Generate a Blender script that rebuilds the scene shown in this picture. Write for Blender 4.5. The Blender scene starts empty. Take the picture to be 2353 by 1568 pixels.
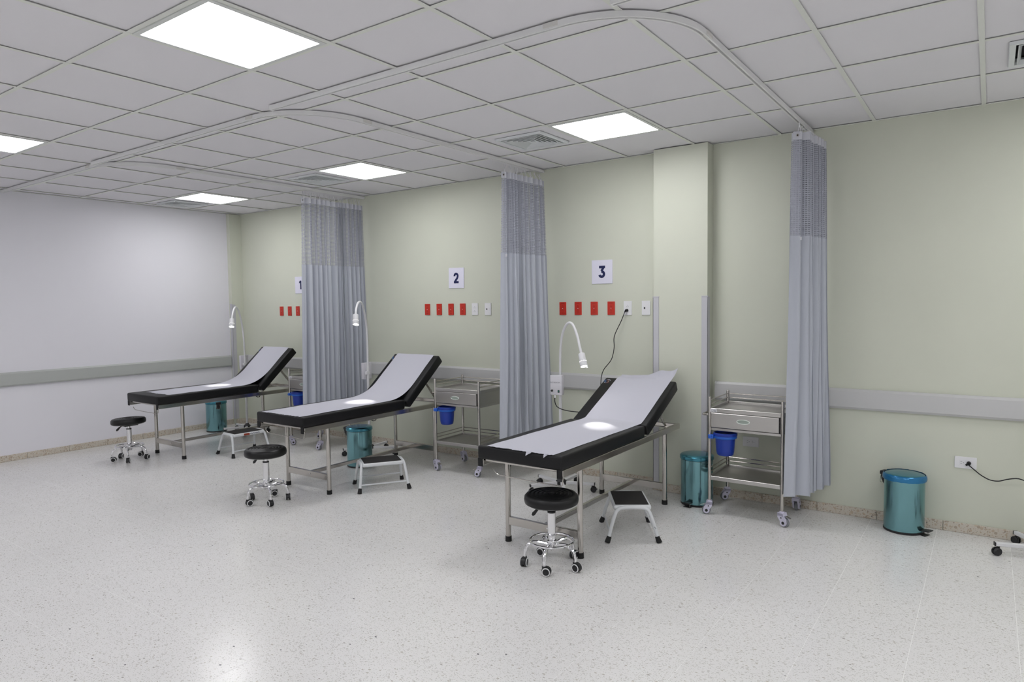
import bpy, bmesh, math, random
from mathutils import Vector, Matrix
random.seed(7)
PI = math.pi
SC = bpy.context.scene
COL = SC.collection

# ------------------------------------------------------------------ camera
cam_d = bpy.data.cameras.new('camera')
cam = bpy.data.objects.new('camera', cam_d)
COL.objects.link(cam)
FPX, YAW, PITCH, ROLL = 1548.77, 0.617, -0.056155, -0.013361
CAM = Vector((2.4983, -5.2365, 1.5422))
_f = Vector((-math.sin(YAW)*math.cos(PITCH), math.cos(YAW)*math.cos(PITCH), math.sin(PITCH)))
_r = Vector((math.cos(YAW), math.sin(YAW), 0))
_u = _r.cross(_f)
_r2 = _r*math.cos(ROLL) + _u*math.sin(ROLL)
_u2 = -_r*math.sin(ROLL) + _u*math.cos(ROLL)
cam.matrix_world = Matrix(((_r2.x, _u2.x, -_f.x, CAM.x), (_r2.y, _u2.y, -_f.y, CAM.y), (_r2.z, _u2.z, -_f.z, CAM.z), (0, 0, 0, 1)))
cam_d.sensor_fit = 'HORIZONTAL'
cam_d.sensor_width = 36.0
cam_d.lens = FPX*36.0/2353.0
cam_d.clip_start = 0.02
SC.camera = cam
def in_view(p, m=120):
    d = Vector(p) - CAM
    z = d.dot(_f)
    if z < 0.2: return False
    x = 1176.5 + FPX*d.dot(_r2)/z; y = 784 - FPX*d.dot(_u2)/z
    return -m < x < 2353+m and -m < y < 1568+m

# ------------------------------------------------------------------ world, exposure
w = bpy.data.worlds.new('world'); SC.world = w; w.use_nodes = True
w.node_tree.nodes['Background'].inputs[0].default_value = (0.8, 0.85, 1, 1)
w.node_tree.nodes['Background'].inputs[1].default_value = 0.02
SC.view_settings.view_transform = 'Standard'
SC.view_settings.look = 'None'
SC.view_settings.exposure = 0.0
SC.view_settings.gamma = 1.0
SC.view_settings.use_curve_mapping = False
PANEL_STRENGTH = 13.2
PANEL_COLOR = (0.985, 0.985, 1.0)

# room dimensions (metres); green wall is y = 0
H = 2.745
XL, XR, YF = -5.63, 4.60, -6.42
T = 0.61
def gx(i): return i*T
def gy(j): return (j-6.119)*T

# ------------------------------------------------------------------ materials
MATS = {}
def mat(name, color=(0.8, 0.8, 0.8), rough=0.5, metal=0.0, spec=0.5, coat=0.0, emit=None, estr=0.0, bump=None, vary=None):
    m = bpy.data.materials.new(name); m.use_nodes = True
    nt = m.node_tree; b = nt.nodes['Principled BSDF']
    b.inputs['Base Color'].default_value = (*color, 1)
    b.inputs['Roughness'].default_value = rough
    b.inputs['Metallic'].default_value = metal
    b.inputs['Specular IOR Level'].default_value = spec
    b.inputs['Coat Weight'].default_value = coat
    if emit:
        b.inputs['Emission Color'].default_value = (*emit, 1)
        b.inputs['Emission Strength'].default_value = estr
    geo = nt.nodes.new('ShaderNodeNewGeometry')
    if vary:                       # soft mottling: (scale, amount)
        n = nt.nodes.new('ShaderNodeTexNoise'); n.inputs['Scale'].default_value = vary[0]; n.inputs['Detail'].default_value = 3
        nt.links.new(geo.outputs['Position'], n.inputs['Vector'])
        r = nt.nodes.new('ShaderNodeMapRange')
        r.inputs['From Min'].default_value = 0.3; r.inputs['From Max'].default_value = 0.7
        r.inputs['To Min'].default_value = 1-vary[1]; r.inputs['To Max'].default_value = 1+vary[1]
        nt.links.new(n.outputs['Fac'], r.inputs['Value'])
        mx = nt.nodes.new('ShaderNodeVectorMath'); mx.operation = 'SCALE'
        mx.inputs[0].default_value = color
        nt.links.new(r.outputs['Result'], mx.inputs['Scale'])
        nt.links.new(mx.outputs['Vector'], b.inputs['Base Color'])
    if bump:                       # (scale, strength, distance)
        n = nt.nodes.new('ShaderNodeTexNoise'); n.inputs['Scale'].default_value = bump[0]; n.inputs['Detail'].default_value = 4
        nt.links.new(geo.outputs['Position'], n.inputs['Vector'])
        bp = nt.nodes.new('ShaderNodeBump'); bp.inputs['Strength'].default_value = bump[1]; bp.inputs['Distance'].default_value = bump[2]
        nt.links.new(n.outputs['Fac'], bp.inputs['Height'])
        nt.links.new(bp.outputs['Normal'], b.inputs['Normal'])
    MATS[name] = m
    return m

def terrazzo(name, base, chips, scales, rough, spec, thr):
    m = bpy.data.materials.new(name); m.use_nodes = True
    nt = m.node_tree; L = nt.links; b = nt.nodes['Principled BSDF']
    b.inputs['Roughness'].default_value = rough
    b.inputs['Specular IOR Level'].default_value = spec
    geo = nt.nodes.new('ShaderNodeNewGeometry')
    cur = None
    big = nt.nodes.new('ShaderNodeTexNoise'); big.inputs['Scale'].default_value = 1.3; big.inputs['Detail'].default_value = 3
    L.new(geo.outputs['Position'], big.inputs['Vector'])
    mr = nt.nodes.new('ShaderNodeMapRange'); mr.inputs['To Min'].default_value = 0.94; mr.inputs['To Max'].default_value = 1.06
    L.new(big.outputs['Fac'], mr.inputs['Value'])
    sc0 = nt.nodes.new('ShaderNodeVectorMath'); sc0.operation = 'SCALE'; sc0.inputs[0].default_value = base
    L.new(mr.outputs['Result'], sc0.inputs['Scale'])
    cur = sc0.outputs['Vector']
    for k, s in enumerate(scales):
        mp = nt.nodes.new('ShaderNodeMapping'); mp.inputs['Rotation'].default_value = (0.3*k, 0.2*k, 0.9*k+0.4); mp.inputs['Scale'].default_value = (1, 1.5, 1)
        L.new(geo.outputs['Position'], mp.inputs['Vector'])
        v = nt.nodes.new('ShaderNodeTexVoronoi'); v.inputs['Scale'].default_value = s
        L.new(mp.outputs['Vector'], v.inputs['Vector'])
        sep = nt.nodes.new('ShaderNodeSeparateColor'); L.new(v.outputs['Color'], sep.inputs['Color'])
        rad = nt.nodes.new('ShaderNodeMapRange'); rad.inputs['To Min'].default_value = thr[k][0]; rad.inputs['To Max'].default_value = thr[k][1]
        L.new(sep.outputs[0], rad.inputs['Value'])
        lt = nt.nodes.new('ShaderNodeMath'); lt.operation = 'LESS_THAN'
        L.new(v.outputs['Distance'], lt.inputs[0]); L.new(rad.outputs['Result'], lt.inputs[1])
        cr = nt.nodes.new('ShaderNodeValToRGB'); cr.color_ramp.interpolation = 'CONSTANT'
        el = cr.color_ramp.elements
        cs = chips[k]
        el[0].position = 0; el[0].color = (*cs[0][1], 1)
        el[1].position = cs[1][0]; el[1].color = (*cs[1][1], 1)
        for p_, c_ in cs[2:]:
            e = el.new(p_); e.color = (*c_, 1)
        L.new(sep.outputs[1], cr.inputs['Fac'])
        mx = nt.nodes.new('ShaderNodeMix'); mx.data_type = 'RGBA'
        L.new(lt.outputs[0], mx.inputs['Factor']); L.new(cur, mx.inputs[6]); L.new(cr.outputs['Color'], mx.inputs[7])
        cur = mx.outputs[2]
    L.new(cur, b.inputs['Base Color'])
    n = nt.nodes.new('ShaderNodeTexNoise'); n.inputs['Scale'].default_value = 9; L.new(geo.outputs['Position'], n.inputs['Vector'])
    r2 = nt.nodes.new('ShaderNodeMapRange'); r2.inputs['To Min'].default_value = rough*0.8; r2.inputs['To Max'].default_value = rough*1.3
    L.new(n.outputs['Fac'], r2.inputs['Value']); L.new(r2.outputs['Result'], b.inputs['Roughness'])
    MATS[name] = m
    return m

mat('green_paint', (0.70, 0.72, 0.612), 0.45, spec=0.35, bump=(260, 0.06, 0.002), vary=(2.0, 0.015))
mat('white_paint', (0.88, 0.87, 0.925), 0.5, spec=0.3, bump=(220, 0.06, 0.002))
mat('room_paint', (0.84, 0.84, 0.84), 0.6)
mat('ceiling_board', (0.84, 0.825, 0.86), 0.85, spec=0.2, bump=(180, 0.10, 0.002))
mat('ceiling_grid', (0.82, 0.835, 0.785), 0.5, spec=0.3)
mat('void', (0.03, 0.03, 0.035), 0.9)
terrazzo('terrazzo', (0.82, 0.81, 0.80),
         [[(0, (0.555, 0.545, 0.52)), (0.55, (0.63, 0.62, 0.59)), (0.85, (0.52, 0.49, 0.45)), (0.994, (0.28, 0.27, 0.26))],
          [(0, (0.63, 0.615, 0.595)), (0.7, (0.55, 0.52, 0.48)), (0.93, (0.44, 0.42, 0.40)), (0.996, (0.12, 0.12, 0.13))]],
         (150, 62), 0.20, 0.46, [(0.0, 0.46), (-0.45, 0.45)])
terrazzo('terrazzo_base', (0.66, 0.61, 0.53),
         [[(0, (0.50, 0.40, 0.30)), (0.4, (0.60, 0.52, 0.42)), (0.8, (0.40, 0.33, 0.26)), (0.95, (0.25, 0.22, 0.19))],
          [(0, (0.55, 0.45, 0.34)), (0.6, (0.46, 0.38, 0.30)), (0.9, (0.62, 0.52, 0.40))]],
         (95, 50), 0.4, 0.35, [(0.1, 0.55), (-0.1, 0.55)])
mat('grout', (0.93, 0.925, 0.91), 0.6)
mat('bumper_vinyl', (0.62, 0.62, 0.62), 0.4, spec=0.4)
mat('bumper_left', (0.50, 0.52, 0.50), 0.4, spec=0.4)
mat('guard_vinyl', (0.60, 0.60, 0.635), 0.4, spec=0.4)
mat('steel', (0.54, 0.515, 0.485), 0.19, metal=1.0)
mat('steel_brushed', (0.55, 0.535, 0.52), 0.36, metal=1.0, bump=(120, 0.03, 0.001))
mat('chrome', (0.82, 0.82, 0.84), 0.07, metal=1.0)
mat('black_vinyl', (0.006, 0.006, 0.007), 0.46, spec=0.32, bump=(420, 0.10, 0.001))
mat('seat_vinyl', (0.006, 0.006, 0.0065), 0.36, spec=0.38)
mat('rubber', (0.010, 0.010, 0.011), 0.6, spec=0.4)
mat('black_plastic', (0.013, 0.013, 0.015), 0.4)
mat('tread', (0.016, 0.014, 0.014), 0.8, bump=(600, 0.3, 0.001))
mat('white_plastic', (0.78, 0.78, 0.80), 0.35)
mat('box_plastic', (0.70, 0.69, 0.74), 0.4)
mat('white_coat', (0.74, 0.76, 0.78), 0.28, spec=0.5)
mat('paper', (0.58, 0.58, 0.65), 0.8, spec=0.15, bump=(38, 0.12, 0.004))
mat('red_plastic', (0.62, 0.035, 0.018), 0.35)
mat('red_dark', (0.24, 0.010, 0.005), 0.5)
mat('plate_white', (0.88, 0.88, 0.90), 0.35)
mat('slot_dark', (0.03, 0.03, 0.03), 0.6)
mat('slot_grey', (0.42, 0.42, 0.44), 0.6)
mat('sign_white', (0.84, 0.83, 0.96), 0.3)
mat('navy', (0.006, 0.012, 0.085), 0.4)
mat('bin_teal', (0.20, 0.39, 0.43), 0.17, metal=1.0, bump=(14, 0.05, 0.01))
mat('bin_lid', (0.08, 0.29, 0.38), 0.2, metal=0.9)
mat('lid_film', (0.03, 0.20, 0.42), 0.18, metal=0.4)
mat('bucket_blue', (0.012, 0.045, 0.36), 0.35)
mat('ring_blue', (0.02, 0.13, 0.62), 0.35)
mat('caster_lilac', (0.66, 0.64, 0.78), 0.35)
mat('wheel_grey', (0.22, 0.23, 0.25), 0.5)
mat('rim_white', (0.75, 0.75, 0.76), 0.4)
mat('pull_white', (0.72, 0.78, 0.74), 0.35)
mat('pull_recess', (0.36, 0.42, 0.38), 0.4)
mat('track_white', (0.86, 0.86, 0.86), 0.35)
mat('coupler_beige', (0.74, 0.73, 0.70), 0.5)
mat('vent_white', (0.78, 0.81, 0.82), 0.4)
mat('fabric', (0.51, 0.535, 0.60), 0.85, spec=0.15)
mat('header_fabric', (0.66, 0.67, 0.73), 0.85, spec=0.15)
mat('frame_white', (0.74, 0.76, 0.74), 0.4)
mat('led_panel', (0.9, 0.9, 0.9), 0.5, emit=PANEL_COLOR, estr=PANEL_STRENGTH)
mat('lamp_lens', (0.9, 0.9, 0.9), 0.4, emit=(1, 0.98, 0.93), estr=30)
mat('lamp_dot', (0.9, 0.9, 0.9), 0.4, emit=(1, 0.98, 0.95), estr=1.2)
mat('switch_green', (0.02, 0.10, 0.08), 0.3, emit=(0.1, 0.6, 0.45), estr=0.15)
mat('emblem_blue', (0.08, 0.18, 0.42), 0.4)
mat('emblem_pale', (0.45, 0.48, 0.56), 0.4)
mat('emblem_red', (0.35, 0.08, 0.07), 0.4)
mat('emblem_tan', (0.42, 0.28, 0.22), 0.4)
mat('label_red', (0.30, 0.04, 0.015), 0.4)
mat('label_ink', (0.16, 0.16, 0.20), 0.5)
mat('label_white', (0.76, 0.76, 0.80), 0.5)

# knitted mesh at the head of the privacy curtains: real openings in the cloth (uv in metres)
def net_material():
    m = bpy.data.materials.new('curtain_net'); m.use_nodes = True
    nt = m.node_tree; L = nt.links; b = nt.nodes['Principled BSDF']
    b.inputs['Base Color'].default_value = (0.44, 0.455, 0.52, 1); b.inputs['Roughness'].default_value = 0.85  # darker than the drape: shading of the stacked folds put into the threads
    b.inputs['Specular IOR Level'].default_value = 0.15
    uv = nt.nodes.new('ShaderNodeUVMap'); uv.uv_map = 'UVMap'
    sep = nt.nodes.new('ShaderNodeSeparateXYZ'); L.new(uv.outputs['UV'], sep.inputs[0])
    masks = []
    for ax, pitch, frac in ((0, 0.0180, 0.66), (1, 0.0135, 0.48)):
        d = nt.nodes.new('ShaderNodeMath'); d.operation = 'DIVIDE'; d.inputs[1].default_value = pitch
        L.new(sep.outputs[ax], d.inputs[0])
        fr = nt.nodes.new('ShaderNodeMath'); fr.operation = 'FRACT'; L.new(d.outputs[0], fr.inputs[0])
        lt = nt.nodes.new('ShaderNodeMath'); lt.operation = 'LESS_THAN'; lt.inputs[1].default_value = frac
        L.new(fr.outputs[0], lt.inputs[0]); masks.append(lt)
    mu = nt.nodes.new('ShaderNodeMath'); mu.operation = 'MULTIPLY'
    L.new(masks[0].outputs[0], mu.inputs[0]); L.new(masks[1].outputs[0], mu.inputs[1])
    tr = nt.nodes.new('ShaderNodeBsdfTransparent')
    mx = nt.nodes.new('ShaderNodeMixShader')
    L.new(mu.outputs[0], mx.inputs[0]); L.new(b.outputs[0], mx.inputs[1]); L.new(tr.outputs[0], mx.inputs[2])
    L.new(mx.outputs[0], nt.nodes['Material Output'].inputs['Surface'])
    MATS['curtain_net'] = m
net_material()

# ------------------------------------------------------------------ mesh helpers
def V(*a): return Vector(a)
class MB:
    def __init__(s): s.bm = bmesh.new(); s.mi = 0
    def box(s, c, d, bevel=0, seg=2, rot=None):
        r = bmesh.ops.create_cube(s.bm, size=1.0)
        vs = r['verts']
        for v in vs: v.co = Vector((v.co.x*d[0], v.co.y*d[1], v.co.z*d[2]))
        if bevel:
            es = list({e for v in vs for e in v.link_edges})
            rb = bmesh.ops.bevel(s.bm, geom=es, offset=bevel, segments=seg, affect='EDGES', profile=0.5)
            vs = list({v for f in rb['faces'] for v in f.verts} | {v for v in vs if v.is_valid})
        for v in vs:
            if rot is not None: v.co = rot @ v.co
            v.co += Vector(c)
        for f in {f for v in vs for f in v.link_faces}: f.material_index = s.mi
        return s
    def ring(s, pts): return [s.bm.verts.new(p) for p in pts]
    def bridge(s, a, b):
        n = len(a)
        for i in range(n):
            try:
                f = s.bm.faces.new((a[i], a[(i+1) % n], b[(i+1) % n], b[i])); f.material_index = s.mi
            except ValueError: pass
    def cap(s, a, flip=False):
        try:
            f = s.bm.faces.new(a if not flip else list(reversed(a))); f.material_index = s.mi
        except ValueError: pass
    def tube(s, path, r, seg=10, closed=False, caps=True):
        P = [Vector(p) for p in path]; n = len(P)
        rs = r if isinstance(r, (list, tuple)) else [r]*n
        def tan(i):
            if closed: return (P[(i+1) % n]-P[i-1]).normalized()
            return (P[min(i+1, n-1)]-P[max(i-1, 0)]).normalized()
        t = tan(0)
        u = t.orthogonal().normalized()
        if abs(t.z) < 0.9:
            u = (Vector((0, 0, 1))-t*t.z).normalized()
        rings = []
        for i in range(n):
            t2 = tan(i)
            if i:
                u = (u - t2*u.dot(t2)).normalized()
            wv = t2.cross(u)
            rings.append(s.ring([P[i]+(u*math.cos(2*PI*k/seg)+wv*math.sin(2*PI*k/seg))*rs[i] for k in range(seg)]))
        for i in range(n-1): s.bridge(rings[i], rings[i+1])
        if closed: s.bridge(rings[-1], rings[0])
        elif caps:
            s.cap(rings[0], True); s.cap(rings[-1])
        return s
    def sweep(s, prof, path, closed=False):       # profile (side, up) along a path in a horizontal plane
        P = [Vector(p) for p in path]; n = len(P); rings = []
        for i in range(n):
            t = (P[min(i+1, n-1)]-P[max(i-1, 0)]).normalized()
            side = Vector((t.y, -t.x, 0)).normalized()
            rings.append(s.ring([P[i]+side*a+Vector((0, 0, b)) for a, b in prof]))
        for i in range(n-1): s.bridge(rings[i], rings[i+1])
        s.cap(rings[0], True); s.cap(rings[-1])
        return s
    def lathe(s, prof, seg=24, c=(0, 0, 0), sx=1, sy=1, rot=None):   # prof: (radius, z)
        rings = []
        for r, z in prof:
            pts = []
            for k in range(seg):
                p = Vector((max(r, 1e-4)*sx*math.cos(2*PI*k/seg), max(r, 1e-4)*sy*math.sin(2*PI*k/seg), z))
                if rot is not None: p = rot @ p
                pts.append(p+Vector(c))
            rings.append(s.ring(pts))
        for i in range(len(rings)-1): s.bridge(rings[i], rings[i+1])
        s.cap(rings[0], True); s.cap(rings[-1])
        return s
    def prism(s, poly, fn, d0, d1):      # closed polygon, fn(a, b, depth) -> point
        A = s.ring([fn(a, b, d0) for a, b in poly]); B = s.ring([fn(a, b, d1) for a, b in poly])
        s.bridge(A, B); s.cap(A, True); s.cap(B)
        return s
    def ribbon(s, pts, wd, fn, d0, d1):
        n = len(pts); Lp = []; Rp = []
        for i in range(n):
            a = pts[max(i-1, 0)]; b = pts[min(i+1, n-1)]
            dx, dy = b[0]-a[0], b[1]-a[1]; l = math.hypot(dx, dy) or 1
            nx, ny = -dy/l*wd/2, dx/l*wd/2
            Lp.append((pts[i][0]+nx, pts[i][1]+ny)); Rp.append((pts[i][0]-nx, pts[i][1]-ny))
        for i in range(n-1):
            q = [Lp[i], Lp[i+1], Rp[i+1], Rp[i]]
            s.prism(q, fn, d0, d1)
        return s
    def mesh(s, name, mats, smooth=35):
        bmesh.ops.recalc_face_normals(s.bm, faces=s.bm.faces)
        me = bpy.data.meshes.new(name); s.bm.to_mesh(me); s.bm.free()
        if isinstance(mats, str): mats = [mats]
        for m in mats: me.materials.append(MATS[m])
        if smooth:
            me.shade_smooth()
            me.set_sharp_from_angle(angle=math.radians(smooth))
        return me
    def build(s, name, mats, parent=None, smooth=35, loc=None):
        return link(name, s.mesh(name, mats, smooth), parent, loc)
def link(name, me, parent=None, loc=None, rot=None):
    o = bpy.data.objects.new(name, me); COL.objects.link(o)
    if parent: o.parent = parent
    if loc: o.location = loc
    if rot: o.rotation_euler = rot
    return o
def tag(o, label=None, cat=None, group=None, kind=None):
    if label: o['label'] = label
    if cat: o['category'] = cat
    if group: o['group'] = group
    if kind: o['kind'] = kind
    return o
def thing(name, label, cat, loc=(0, 0, 0), rz=0, group=None):
    o = bpy.data.objects.new(name, None); COL.objects.link(o)
    o.empty_display_size = 0.1
    o.location = loc; o.rotation_euler = (0, 0, rz)
    return tag(o, label, cat, group)
def copy_tree(o, parent=None):
    c = o.copy(); COL.objects.link(c); c.parent = parent
    for ch in list(o.children): copy_tree(ch, c)
    return c
def arc(cx, cy, r, a0, a1, n):
    return [(cx+r*math.cos(math.radians(a0+(a1-a0)*i/n)), cy+r*math.sin(math.radians(a0+(a1-a0)*i/n))) for i in range(n+1)]
def catmull(pts, n=8):
    P = [Vector(p) for p in pts]; out = []
    for i in range(len(P)-1):
        p0 = P[max(i-1, 0)]; p1 = P[i]; p2 = P[i+1]; p3 = P[min(i+2, len(P)-1)]
        for k in range(n):
            t = k/n
            out.append(0.5*((2*p1)+(p2-p0)*t+(2*p0-5*p1+4*p2-p3)*t*t+(3*p1-p0-3*p2+p3)*t**3))
    out.append(P[-1])
    return out

# ================================================================== THE ROOM
# ---- floor: terrazzo tiles with thin pale joints
fl = MB().box(((XL+XR)/2, YF/2, -0.0254), (XR-XL, -YF, 0.05)).build('floor', 'grout', smooth=0)
tag(fl, 'polished off-white terrazzo tile floor with fine pale joints', kind='structure')
TP = 0.3905
X0 = 2.633; Y0 = -1.243
tile_me = {}
rest = MB(); n_tiles = 0
ix0 = math.floor((XL-X0)/TP); ix1 = math.ceil((XR-X0)/TP)
iy0 = math.floor((YF-Y0)/TP); iy1 = math.ceil((0-Y0)/TP)
for ix in range(ix0, ix1):
    for iy in range(iy0, iy1):
        xa, xb = max(X0+ix*TP, XL), min(X0+(ix+1)*TP, XR)
        ya, yb = max(Y0+iy*TP, YF), min(Y0+(iy+1)*TP, 0)
        if xb-xa < 0.02 or yb-ya < 0.02: continue
        cx, cy, dx, dy = (xa+xb)/2, (ya+yb)/2, xb-xa-0.0017, yb-ya-0.0017
        vis = any(in_view(q, 30) for q in ((cx, cy, 0), (xa, ya, 0), (xb, ya, 0), (xa, yb, 0), (xb, yb, 0)))
        if vis and n_tiles < 300:
            key = (round(dx, 4), round(dy, 4))
            if key not in tile_me:
                tile_me[key] = MB().box((0, 0, -0.004), (dx, dy, 0.008)).mesh('floor_tile', 'terrazzo', 0)
            link('floor_tile', tile_me[key], fl, (cx, cy, 0)); n_tiles += 1
        else:
            rest.box((cx, cy, -0.004), (dx, dy, 0.008))
tag(rest.build('floor_tile_field', 'terrazzo', fl, 0), kind='stuff')

# ---- walls
wb = MB().box(((XL+XR)/2, 0.06, H/2+0.03), (XR-XL+0.4, 0.12, H+0.16)).build('wall_back', 'green_paint', smooth=0)
tag(wb, 'pale sage green painted wall behind the couches', kind='structure')
wl = MB().box((XL-0.06, YF/2, H/2+0.03), (0.12, -YF, H+0.16)).build('wall_left', 'white_paint', smooth=0)
tag(wl, 'plain white painted side wall', kind='structure')
wr = MB().box((XR+0.06, YF/2, H/2+0.03), (0.12, -YF, H+0.16)).build('wall_right', 'room_paint', smooth=0)
tag(wr, 'plain pale side wall', kind='structure')
wf = MB().box(((XL+XR)/2, YF-0.06, H/2+0.03), (XR-XL+0.4, 0.12, H+0.16)).build('wall_front', 'room_paint', smooth=0)
tag(wf, 'plain pale wall opposite the green wall', kind='structure')
PX0, PX1, PY = 0.283, 0.722, -0.128
wp = MB().box(((PX0+PX1)/2, PY/2, H/2), (PX1-PX0, -PY, H)).build('wall_pillar', 'green_paint', smooth=0)
tag(wp, 'square green pillar standing out of the green wall', kind='structure')
CX, CY = -5.565, -0.165
wc = MB().box(((XL+CX)/2, CY/2, H/2), (CX-XL, -CY, H)).build('wall_corner', 'green_paint', smooth=0)
tag(wc, 'slim green column in the corner by the white wall', kind='structure')

# ---- terrazzo baseboards, in short pieces
def baseboard(name, label, a, b, nrm):
    root = bpy.data.objects.new(name, None); COL.objects.link(root)
    tag(root, label, kind='structure')
    a = Vector(a); b = Vector(b); L = (b-a).length; d = (b-a).normalized(); n = max(1, round(L/0.40))
    sz = L/n
    ang = math.atan2(d.y, d.x)
    me = MB().box((0, 0, 0.0325), (sz-0.0025, 0.012, 0.065), 0.003, 1).mesh('baseboard_tile', 'terrazzo_base', 0)
    for i in range(n):
        p = a+d*(i+0.5)*sz + Vector(nrm)*0.006
        link('baseboard_tile', me, root, p, (0, 0, ang))
baseboard('baseboard_back', 'tan terrazzo skirting under the green wall', (CX, 0, 0), (PX0, 0, 0), (0, -1, 0))
baseboard('baseboard_right', 'tan terrazzo skirting under the green wall right of the pillar', (PX1, 0, 0), (XR, 0, 0), (0, -1, 0))
baseboard('baseboard_left', 'tan terrazzo skirting under the white wall', (XL, YF, 0), (XL, CY, 0), (1, 0, 0))
baseboard('baseboard_pillar', 'tan terrazzo skirting around the pillar', (PX0-0.01, PY, 0), (PX1+0.01, PY, 0), (0, -1, 0))
baseboard('baseboard_corner', 'tan terrazzo skirting around the corner column', (CX, CY, 0), (CX, 0, 0), (1, 0, 0))

# ---- wall bumper rails (trim)
def bumper(name, label, a, b, nrm, m, z0=0.765, z1=0.908):
    a = Vector(a); b = Vector(b); n = Vector(nrm)
    hz = (z1-z0)/2; zc = (z0+z1)/2
    prof = [(0, -hz), (0.022, -hz), (0.034, -hz+0.016), (0.036, 0), (0.034, hz-0.016), (0.022, hz), (0, hz)]
    m_ = MB(); A = []; B = []
    for o, z in prof:
        A.append(a+n*o+Vector((0, 0, zc+z))); B.append(b+n*o+Vector((0, 0, zc+z)))
    ra, rb = m_.ring(A), m_.ring(B); m_.bridge(ra, rb); m_.cap(ra); m_.cap(rb, True)
    o = m_.build(name, m, smooth=30)
    tag(o, label, kind='structure')
    d = (b-a).normalized()
    for q in (a, b):
        e = MB(); s = 1 if q is b else -1
        A = [q+n*(o_*1.05)+Vector((0, 0, zc+z*1.02)) for o_, z in prof]
        Bq = [p+d*s*0.012 for p in A]
        ra, rb = e.ring(A), e.ring(Bq); e.bridge(ra, rb); e.cap(ra); e.cap(rb)
        e.build('end_cap', m, o, 30)
    return o
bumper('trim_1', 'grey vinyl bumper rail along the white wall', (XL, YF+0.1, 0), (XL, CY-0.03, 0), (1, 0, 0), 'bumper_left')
bumper('trim_2', 'grey vinyl bumper rail along the green wall up to the pillar', (CX+0.05, 0, 0), (PX0-0.05, 0, 0), (0, -1, 0), 'bumper_vinyl')
bumper('trim_3', 'grey vinyl bumper rail on the green wall past the pillar', (PX1+0.04, 0, 0), (XR-0.03, 0, 0), (0, -1, 0), 'bumper_vinyl')
# butt joints between bumper sections (thin recessed line is the strip between two lengths)
# ---- corner guards
def guard(name, label, cx, cy, sx, sy, leg=0.05):
    m = MB(); t = 0.006; z0, z1 = 0.07, 1.572
    m.box((cx+sx*leg/2 - sx*t, cy+sy*(-t/2), (z0+z1)/2), (leg, t, z1-z0), 0.002, 1)
    m.box((cx-sx*t/2, cy+sy*(leg/2-t), (z0+z1)/2), (t, leg, z1-z0), 0.002, 1)
    o = m.build(name, 'guard_vinyl', smooth=0)
    tag(o, label, kind='structure')
    c = MB().box((cx+sx*leg/2-sx*t, cy-sy*t/2, z1+0.004), (leg+0.002, t+0.002, 0.008)).build('guard_cap', 'guard_vinyl', o, 0)
# sx: direction along the wall face, sy: direction back towards the wall
guard('trim_4', 'grey corner guard on the pillar edge near sign three', PX0, PY, 1, 1)
guard('trim_5', 'grey corner guard on the pillar edge near the steel trolley', PX1, PY, -1, 1)
guard('trim_6', 'grey corner guard on the slim corner column', CX, CY, -1, 1)

# ---- suspended ceiling
ce = MB().box(((XL+XR)/2, YF/2, H+0.075), (XR-XL, -YF, 0.05)).build('ceiling', 'void', smooth=0)
tag(ce, 'suspended ceiling of square white panels in a metal grid', kind='structure')
LIGHTS = [(-1, 0), (0, 4), (-4, 4), (-8, 4), (-6, 0), (5, 4), (3, 0), (-1, -4), (-6, -4), (4, -4), (5, 1)]  # visible panels first, then unseen ones added to light the room
VENTS = [(-1, 4), (-5, 4), (-9, 4), (4, 4)]
VHALF = 0.20
pan_me = {}
for i in range(-10, 8):
    for j in range(-5, 6):
        if (i, j) in LIGHTS: continue
        xa, xb = max(gx(i), XL), min(gx(i+1), XR)
        ya = max(gy(j), YF); yb = gy(j+1) if j < 5 else 0.0
        if xb-xa < 0.03 or yb-ya < 0.03: continue
        dx, dy = xb-xa-0.006, yb-ya-0.006
        hole = (i, j) in VENTS
        key = (round(dx, 3), round(dy, 3), hole)
        if key not in pan_me:
            m = MB()
            if hole:
                h = VHALF-0.02
                m.box((0, (dy/2+h)/2, 0.008), (dx, dy/2-h, 0.016)); m.box((0, -(dy/2+h)/2, 0.008), (dx, dy/2-h, 0.016))
                m.box(((dx/2+h)/2, 0, 0.008), (dx/2-h, 2*h, 0.016)); m.box((-(dx/2+h)/2, 0, 0.008), (dx/2-h, 2*h, 0.016))
            else:
                m.box((0, 0, 0.008), (dx, dy, 0.016))
            pan_me[key] = m.mesh('ceiling_panel', 'ceiling_board', 0)
        link('ceiling_panel', pan_me[key], ce, ((xa+xb)/2, (ya+yb)/2, H+0.0065+random.uniform(0, 0.0015)))
BW = 0.024
def tee(c, d):
    m = MB().box((0, 0, 0.001), (d[0], d[1], 0.002))
    m.box((0, 0, 0.02), (max(d[0]-0.02, 0.003) if d[0] > d[1] else 0.003, max(d[1]-0.02, 0.003) if d[1] > d[0] else 0.003, 0.035))
    return m.mesh('grid_bar', 'ceiling_grid', 0)
mx_ = tee(None, (BW, -YF)); my_ = tee(None, (XR-XL, BW))
for i in range(-9, 8):
    if XL < gx(i) < XR: link('grid_bar', mx_, ce, (gx(i), YF/2, H))
for j in range(-4, 6):
    if YF < gy(j) < -0.05: link('grid_bar', my_, ce, ((XL+XR)/2, gy(j), H+0.0006))
# wall angle around the ceiling edge
wa = MB()
wa.box(((XL+XR)/2, -0.009, H+0.0012), (XR-XL, 0.018, 0.003)); wa.box((XL+0.009, YF/2, H+0.0012), (0.018, -YF, 0.003))
tag(wa.build('trim_7', 'ceiling_grid', smooth=0), 'thin white metal angle edging the ceiling along the walls', kind='structure')

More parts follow.
